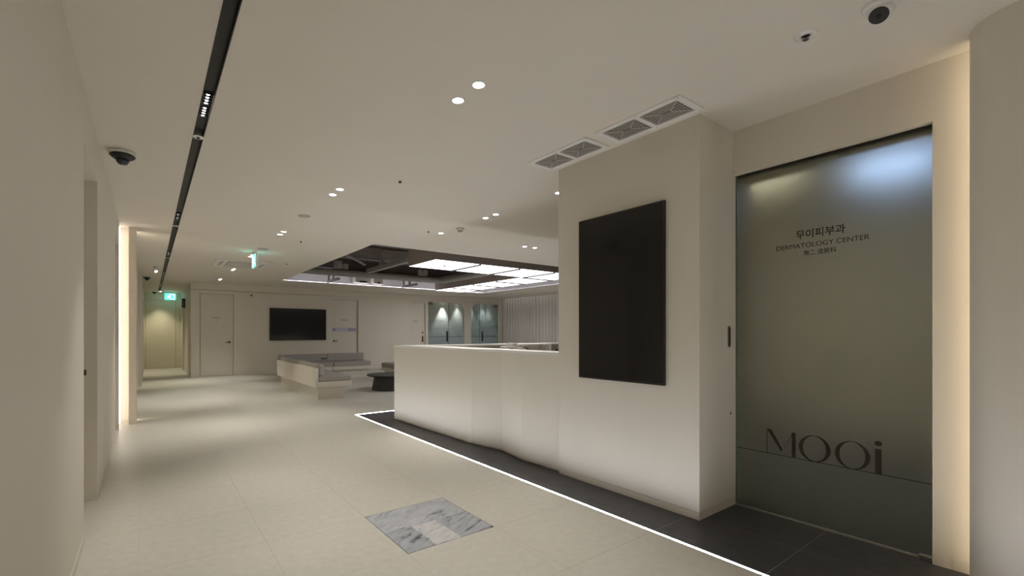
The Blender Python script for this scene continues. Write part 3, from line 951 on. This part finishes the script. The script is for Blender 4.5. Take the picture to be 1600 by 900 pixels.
MB().box(3.18, 6.45, 5.40, 5.695, ZD - 0.022, ZD).build('return_top', 'white', ret)
MB().box(3.14, 3.18, 2.70, 5.40, 0.05, ZD - 0.022).build('inner_panel', 'panel', desk)
MB().box(3.182, 6.45, 5.63, 5.69, 0.0, ZD - 0.022).build('return_panel', 'cream', ret)
MB().box(2.88, 3.18, 5.63, 5.69, 0.012, ZD - 0.022).build('end_panel', 'cream', desk)
for x in (3.55, 4.578, 5.61):
    MB().box(x - 0.012, x + 0.012, 5.41, 5.63, 0.0, ZD - 0.022).build('divider', 'white', ret)
wt = empty('inner_worktop', (4.8, 5.1, 0), label='white staff worktop inside the reception desk', cat='worktop')
MB().box(3.182, 6.45, 4.80, 5.40, 0.80, 0.83).build('worktop', 'white', wt)
for xx in (3.2, 4.8, 6.41):
    MB().box(xx, xx + 0.04, 4.85, 5.39, 0.0, 0.80).build('end_panel', 'cream', wt)

# things on the worktop
o = empty('label_printer', (4.55, 5.2, 0.83), label='white box-shaped printer on the reception worktop', cat='printer')
MB().box(4.40, 4.52, 5.10, 5.30, 0.83, 1.0).build('body', 'white', o, bevel=0.008)
MB().box(4.50, 4.60, 5.12, 5.28, 0.83, 1.05).build('paper_tower', 'white', o, bevel=0.008)
MB().box(4.60, 4.70, 5.10, 5.30, 0.83, 0.98).build('output_tray', 'offwhite', o, bevel=0.006)
MB().box(4.42, 4.49, 5.097, 5.10, 0.93, 0.97).build('display', 'black', o)
o = empty('headset', (4.82, 5.2, 0.83), label='black headset arched beside the white printer', cat='headset')
MB().tube([(4.82 + 0.075 * math.cos(t), 5.2, 0.905 + 0.075 * math.sin(t)) for t in [math.pi * i / 16 for i in range(17)]], 0.008, 8).build('headband', 'black', o)
for sx in (-1, 1):
    MB().lathe([(0.03, -0.012), (0.035, 0), (0.03, 0.012)], (4.82 + sx * 0.075, 5.2, 0.866), 18, 'x').build('ear_cup', 'black', o)
MB().tube([(4.745, 5.18, 0.89), (4.725, 5.12, 0.93), (4.75, 5.10, 0.945)], 0.004, 6).build('microphone_arm', 'black', o)
o = empty('monitor', (5.75, 5.2, 0.83), label='black monitor edge showing beside the pillar', cat='monitor')
MB().box(5.50, 6.0, 5.19, 5.21, 0.87, 1.17 - 0.235).build('display', 'screen', o, bevel=0.003)
MB().box(5.70, 5.80, 5.12, 5.28, 0.83, 0.84).build('foot', 'black', o)
MB().box(5.73, 5.77, 5.21, 5.23, 0.84, 0.90).build('neck', 'black', o)

# ---- screens
o = empty('portrait_screen', (XP, 2.08, 0.84), label='tall black portrait display on the beige pillar', cat='television')
MB().box(XP - 0.025, XP, 1.713, 2.449, 0.842, 2.102).build('casing', 'bezel', o, bevel=0.002, seg=1)
MB().box(XP - 0.0262, XP - 0.025, 1.725, 2.437, 0.858, 2.09).build('display', 'screen', o)
o = empty('wall_television', (3.81, YB, 0.985), label='wide black television on the lounge back wall', cat='television')
MB().box(2.963, 4.655, YB - 0.05, YB, 0.985, 1.96).build('casing', 'bezel', o, bevel=0.003, seg=1)
MB().box(2.985, 4.633, YB - 0.0515, YB - 0.05, 1.012, 1.94).build('display', 'screen', o)

# ---- frosted sliding glass door with lettering
XD = 3.372
door = empty('frosted_glass_door', (XD, 1.0, 0), label='tall frosted glass sliding door with dark lettering', cat='glass door')
MB().box(XD, XD + 0.010, 0.49, 1.484, 0.012, 2.33).build('glass_panel', 'greyglass', door)
MB().box(XD - 0.0004, XD + 0.0104, 1.477, 1.4866, 0.012, 2.33).build('glass_edge', 'glassedge', door)
MB().box(XD + 0.012, XD + 0.05, 0.3, 1.486, 2.285, 2.296).build('top_rail', 'cavity', door)
MB().box(XD - 0.004, XD + 0.014, 0.516, 1.484, 0.0, 0.006).build('floor_channel', 'dgrout', door)
MB().box(XD - 0.026, XD + 0.012, 0.517, 0.57, 0.0, 0.028).build('floor_guide', 'chrome', door, bevel=0.002, seg=1)
MB().box(XD - 0.0012, XD - 0.0002, 0.517, 1.477, 0.4025, 0.406).build('vinyl_line', 'vinyl', door)
xt = XD - 0.0002
text_part('korean_lettering', '무이피부과', 'vinyl', door, xt, 1.005, 1.792, 0.246, 0.056, 0.012)
text_part('english_lettering', 'DERMATOLOGY CENTER', 'vinyl', door, xt, 1.005, 1.736, 0.465, 0.029)
text_part('hanja_lettering', '無二 皮肤科', 'vinyl', door, xt, 1.005, 1.684, 0.163, 0.034, 0.006)
def letter(polys):
    m_ = MB()
    for p in polys:
        m_.prism([(y, z) for y, z in p], XD - 0.0012, XD - 0.0002, 'x')
    return m_.build('logo_letter', 'vinyl', door)
zb, zt = 0.404, 0.564
k_ = 1.009
# M: hairline stem, heavy diagonal, hairline diagonal, heavy stem
letter([[(1.2925, zb), (1.2895, zb), (1.2895, zt - 0.01), (1.2925, zt)],
        [(1.2925, zt), (1.266, zt), (1.199, 0.442), (1.211, 0.430)],
        [(1.199, 0.4335), (1.1965, 0.4405), (1.151, zt - 0.02), (1.151, zt - 0.012)],
        [(1.151, zb), (1.130, zb), (1.130, zt), (1.151, zt)]])
def ring(yc, zc, a, b, thick):
    m_ = MB()
    N = 48
    po, pi_ = [], []
    for i in range(N):
        t = 2 * math.pi * i / N
        po.append((yc + a * math.cos(t), zc + b * math.sin(t)))
        tt = t - 0.18
        pi_.append((yc + (a - thick) * math.cos(t), zc + (b - 0.004) * math.sin(t) ))
    vs, fs = [], []
    for x in (XD - 0.0012, XD - 0.0002):
        vs += [(x, y, z) for y, z in po] + [(x, y, z) for y, z in pi_]
    for i in range(N):
        j = (i + 1) % N
        fs.append((i, j, N + j, N + i))
        fs.append((2 * N + i, 3 * N + i, 3 * N + j, 2 * N + j))
        fs.append((i, 2 * N + i, 2 * N + j, j))
        fs.append((N + i, N + j, 3 * N + j, 3 * N + i))
    m_.add(vs, fs)
    return m_.build('logo_letter', 'vinyl', door)
ring(1.032, 0.4845, 0.081, 0.0815, 0.022)
ring(0.850, 0.4845, 0.081, 0.0815, 0.022)
letter([[(0.749, zb), (0.721, zb), (0.721, 0.545), (0.749, 0.545)],
        [(0.735 + 0.016 * math.cos(t), 0.576 + 0.0145 * math.sin(t)) for t in [2 * math.pi * i / 20 for i in range(20)]]])
# flush pull and lock on the pillar side
o = empty('door_pull', (3.275, 1.487, 1.1), label='brushed steel oval pull on the pillar beside the glass door', cat='door pull')
pl = [(3.275 + 0.019 * math.cos(math.radians(t)), 1.231 + 0.019 * math.sin(math.radians(t))) for t in range(0, 181, 15)]
pl += [(3.275 + 0.019 * math.cos(math.radians(t)), 1.119 + 0.019 * math.sin(math.radians(t))) for t in range(180, 361, 15)]
MB().prism(pl, 1.483, 1.487, 'y').build('rim', 'chrome', o)
pl2 = [(3.277 + (x - 3.275) * 0.62, 1.175 + (z - 1.175) * 0.88) for x, z in pl]
MB().prism(pl2, 1.4824, 1.483, 'y').build('recess', 'charcoal', o)
tag(MB().lathe([(0.008, 0), (0.008, -0.003)], (3.297, 1.487, 0.645), 14, 'y').build('lock_hole', 'black'), 'tiny black lock hole below the steel pull', 'lock')

# ---- marble inlay in the floor
inl = empty('marble_floor_inlay', (1.455, 2.47, 0), label='grey veined marble square set into the beige floor', cat='floor inlay')
xs_, ys_ = (1.158, 1.335, 1.512, 1.752), (2.173, 2.30, 2.468, 2.767)
pcs = ((0, 3, 2, 3, 'marbleA'), (0, 1, 0, 2, 'marbleB'), (1, 2, 1, 2, 'marbleC'), (1, 2, 0, 1, 'marbleC'), (2, 3, 0, 2, 'marbleB'))
for a, b, c, d, mm in pcs:
    MB().box(xs_[a] + 0.0006, xs_[b] - 0.0006, ys_[c] + 0.0006, ys_[d] - 0.0006, -0.004, 0.0004).build('marble_piece', mm, inl)

# ---- sofas
def cushion(name, parent, x0, x1, y0, y1, z0, z1, r=0.025):
    return MB().box(x0, x1, y0, y1, z0, z1).build(name, 'fabric', parent, bevel=r, seg=4)
s1 = empty('lounge_sofa', (2.78, 9.5, 0), label='cream based grey cushioned sofa with its back to the corridor', cat='sofa', group='lounge sofas')
MB().box(2.51, 2.995, 8.156, 10.90, 0, 0.225).build('plinth', 'cream', s1)
MB().box(2.44, 3.12, 8.09, 10.97, 0.225, 0.325).build('seat_deck', 'cream', s1, bevel=0.003, seg=1)
MB().box(2.44, 2.50, 8.09, 10.97, 0.325, 0.578).build('back_panel', 'cream', s1, bevel=0.003, seg=1)
for y0, y1 in ((8.095, 9.53), (9.535, 10.97)):
    cushion('seat_cushion', s1, 2.502, 3.122, y0, y1, 0.325, 0.426)
cushion('back_cushion', s1, 2.502, 2.615, 8.10, 9.53, 0.426, 0.645, 0.045)
cushion('back_cushion', s1, 2.502, 2.615, 9.535, 10.97, 0.426, 0.645, 0.045)
s2 = empty('lounge_sofa', (3.9, 12.0, 0), label='cream based grey cushioned sofa standing below the back wall', cat='sofa', group='lounge sofas')
MB().box(2.80, 4.93, 11.70, 12.24, 0, 0.225).build('plinth', 'cream', s2)
MB().box(2.72, 5.04, 11.63, 12.31, 0.225, 0.325).build('seat_deck', 'cream', s2, bevel=0.003, seg=1)
MB().box(2.72, 5.04, 12.25, 12.31, 0.325, 0.578).build('back_panel', 'cream', s2, bevel=0.003, seg=1)
for x0, x1 in ((2.725, 3.99), (3.998, 5.04)):
    cushion('seat_cushion', s2, x0, x1, 11.632, 12.248, 0.325, 0.436)
    cushion('back_cushion', s2, x0, x1, 12.13, 12.248, 0.436, 0.65, 0.02)
s3 = empty('lounge_sofa', (5.35, 10.2, 0), label='grey cushioned sofa mostly hidden behind the reception desk', cat='sofa', group='lounge sofas')
MB().box(5.12, 5.6, 9.2, 10.93, 0, 0.225).build('plinth', 'cream', s3)
MB().box(5.05, 5.68, 9.1, 11.0, 0.225, 0.30).build('seat_deck', 'cream', s3, bevel=0.003, seg=1)
MB().box(5.62, 5.68, 9.1, 11.0, 0.30, 0.56).build('back_panel', 'cream', s3, bevel=0.003, seg=1)
cushion('seat_cushion', s3, 5.05, 5.618, 9.105, 10.995, 0.30, 0.43)
cushion('back_cushion', s3, 5.46, 5.618, 9.105, 10.995, 0.43, 0.60, 0.03)

# ---- drum table
o = empty('drum_table', (4.24, 8.82, 0), label='round charcoal drum table with a flared base', cat='coffee table')
MB().lathe([(0.375, 0.0), (0.372, 0.01), (0.325, 0.265), (0.325, 0.28)], (0, 0, 0), 48).build('base', 'charcoal', o, local=True)
MB().lathe([(0.30, 0.28), (0.46, 0.295), (0.476, 0.305), (0.476, 0.322), (0.47, 0.326)], (0, 0, 0), 56).build('top', 'charcoal', o, local=True)

# ---- side table
o = empty('side_table', (3.27, 9.9, 0), label='slim metal side table reaching over the sofa seat', cat='side table')
MB().box(3.13, 3.41, 9.8, 10.0, 0.625, 0.635).build('top', 'steel', o)
MB().tube([(3.37, 9.9, 0.008), (3.37, 9.9, 0.625)], 0.006, 10).build('leg', 'steel', o)
MB().box(3.16, 3.41, 9.8, 10.0, 0.0, 0.008).build('base', 'darkmetal', o)
tag(MB().lathe([(0.05, 0), (0.072, 0.012), (0.072, 0.02), (0.05, 0.016)], (3.19, 9.9, 0.635), 20).build('tray', 'charcoal'), 'small dark tray on the slim side table', 'tray')

# ---- arched glass entrances
def glass_front(name, rect, leaf, hinge, mg, label, seed):
    x0, x1, zt_ = rect
    o = empty(name, ((x0 + x1) / 2, YB + 0.06, 0), label=label, cat='glass door', group='arched glass entrances')
    ya, yb = YB + 0.055, YB + 0.067
    def rounded(left):
        if left:      # rounded top-left corner
            pts = [(x0 + 0.002, 0.01)] + [(leaf - 0.004, 0.01), (leaf - 0.004, zt_ - 0.004)]
            pts += [(x0 + 0.002 + R1 - R1 * math.cos(math.radians(t)), zt_ - 0.004 - R1 + R1 * math.sin(math.radians(t))) for t in range(90, -1, -9)]
            return pts
        pts = [(leaf + 0.004, 0.01), (x1 - 0.002, 0.01)]
        pts += [(x1 - 0.002 - R1 + R1 * math.cos(math.radians(t)), zt_ - 0.004 - R1 + R1 * math.sin(math.radians(t))) for t in range(0, 91, 9)]
        pts += [(leaf + 0.004, zt_ - 0.004)]
        return pts
    if hinge == 'left':
        MB().box(x0 + 0.03, leaf - 0.004, ya, yb, 0.01, zt_ - 0.006).build('door_leaf', mg, o)
        MB().prism(rounded(False), ya, yb, 'y').build('fixed_pane', mg, o)
        hx, px_, lx0, lx1 = leaf - 0.10, x0 + 0.02, x0, leaf
    else:
        MB().box(leaf + 0.004, x1 - 0.03, ya, yb, 0.01, zt_ - 0.006).build('door_leaf', mg, o)
        MB().prism(rounded(True), ya, yb, 'y').build('fixed_pane', mg, o)
        hx, px_, lx0, lx1 = leaf + 0.10, x1 - 0.22, leaf, x1
    h_ = MB().box(hx - 0.032, hx + 0.032, ya - 0.05, ya - 0.035, 0.885, 1.28).box(hx - 0.01, hx + 0.01, ya - 0.035, ya, 0.91, 0.94).box(hx - 0.01, hx + 0.01, ya - 0.035, ya, 1.22, 1.25)
    h_.build('pull_handle', 'darkmetal', o)
    MB().box(leaf - 0.008, leaf + 0.008, ya - 0.001, yb + 0.001, 0.012, zt_ - 0.008).build('glass_edge', 'glassedge', o)
    ex = x0 + 0.022 if hinge == 'left' else x1 - 0.022
    MB().box(ex - 0.007, ex + 0.007, ya - 0.001, yb + 0.001, 0.012, zt_ - 0.12).build('glass_edge', 'glassedge', o)
    MB().box(px_, px_ + 0.2, ya - 0.012, yb + 0.012, zt_ - 0.11, zt_ - 0.005).build('patch_hinge', 'hinge', o)
    MB().box(x0 + 0.03, x1 - 0.03, ya - 0.001, ya - 0.0002, 1.065, 1.078).build('vinyl_line', 'vinyl', o)
    smalltext(o, (lx0 + lx1) / 2 + 0.05, 1.66, 0.28, 0.034, ya, 8, seed)
    smalltext(o, (lx0 + lx1) / 2 + 0.05, 1.59, 0.05, 0.03, ya, 2, seed + 1)
    e = x1 - 0.22
    smalltext(o, e, 1.095, 0.16, 0.034, ya, 4, seed + 2)
glass_front('arched_glass_entrance', GA, 9.40, 'left', 'glassA', 'clear arched glass entrance next to the flush door', 11)
glass_front('arched_glass_entrance', GB, 10.88, 'right', 'glassB', 'smoky arched glass entrance next to the curtain', 21)

# ---- curtain
cn = MB()
pts = []
y = 4.2
rr = random.Random(3)
N = 900
for i in range(N + 1):
    y = 4.2 + (14.27 - 4.2) * i / N
    pts.append((12.10 + 0.22 * (0.5 - abs(math.sin(y * math.pi / 0.165 + 0.4 * math.sin(y * 2.3)))) * (0.85 + 0.15 * math.sin(y * 5.1)), y))
vs, fs = [], []
zz = (0.03, 1.3, 2.62)
for z in zz:
    vs += [(x, y, z) for x, y in pts]
n = N + 1
for k in range(2):
    for i in range(N):
        fs.append((k * n + i, k * n + i + 1, (k + 1) * n + i + 1, (k + 1) * n + i))
cn.add(vs, fs, True)
co = cn.build('curtain', 'curtain')
sm = co.modifiers.new('solidify', 'SOLIDIFY'); sm.thickness = 0.003
tag(co, 'long grey pleated curtain on the far right of the lounge', 'curtain')
tag(MB().box(12.05, 12.2, 4.1, 14.25, 2.66, 2.70).build('curtain_rail', 'white'), 'white rail holding the pleated curtain in the ceiling pocket', 'curtain rail')
o = empty('cove_light', (11.9, 9, 2.75), label='hidden light strip in the curtain pocket', cat='cove light')
MB().box(11.86, 11.875, 4.1, 14.2, 2.70, 2.71).build('strip', 'e_pocket', o)

# ---- hall blade sign
o = empty('blade_sign', (0.9, 16.5, 2.0), label='narrow black blade sign projecting from the hall right wall', cat='sign')
MB().box(0.852, 0.945, 16.485, 16.515, 2.0, 2.285).build('board', 'black', o)
lt = MB()
for i in range(3):
    z = 2.22 - i * 0.07
    lt.box(0.88, 0.918, 16.483, 16.485, z - 0.018, z - 0.012).box(0.88, 0.886, 16.483, 16.485, z - 0.018, z + 0.018).box(0.88, 0.918, 16.483, 16.485, z + 0.012, z + 0.018)
lt.build('sign_lettering', 'grille', o)
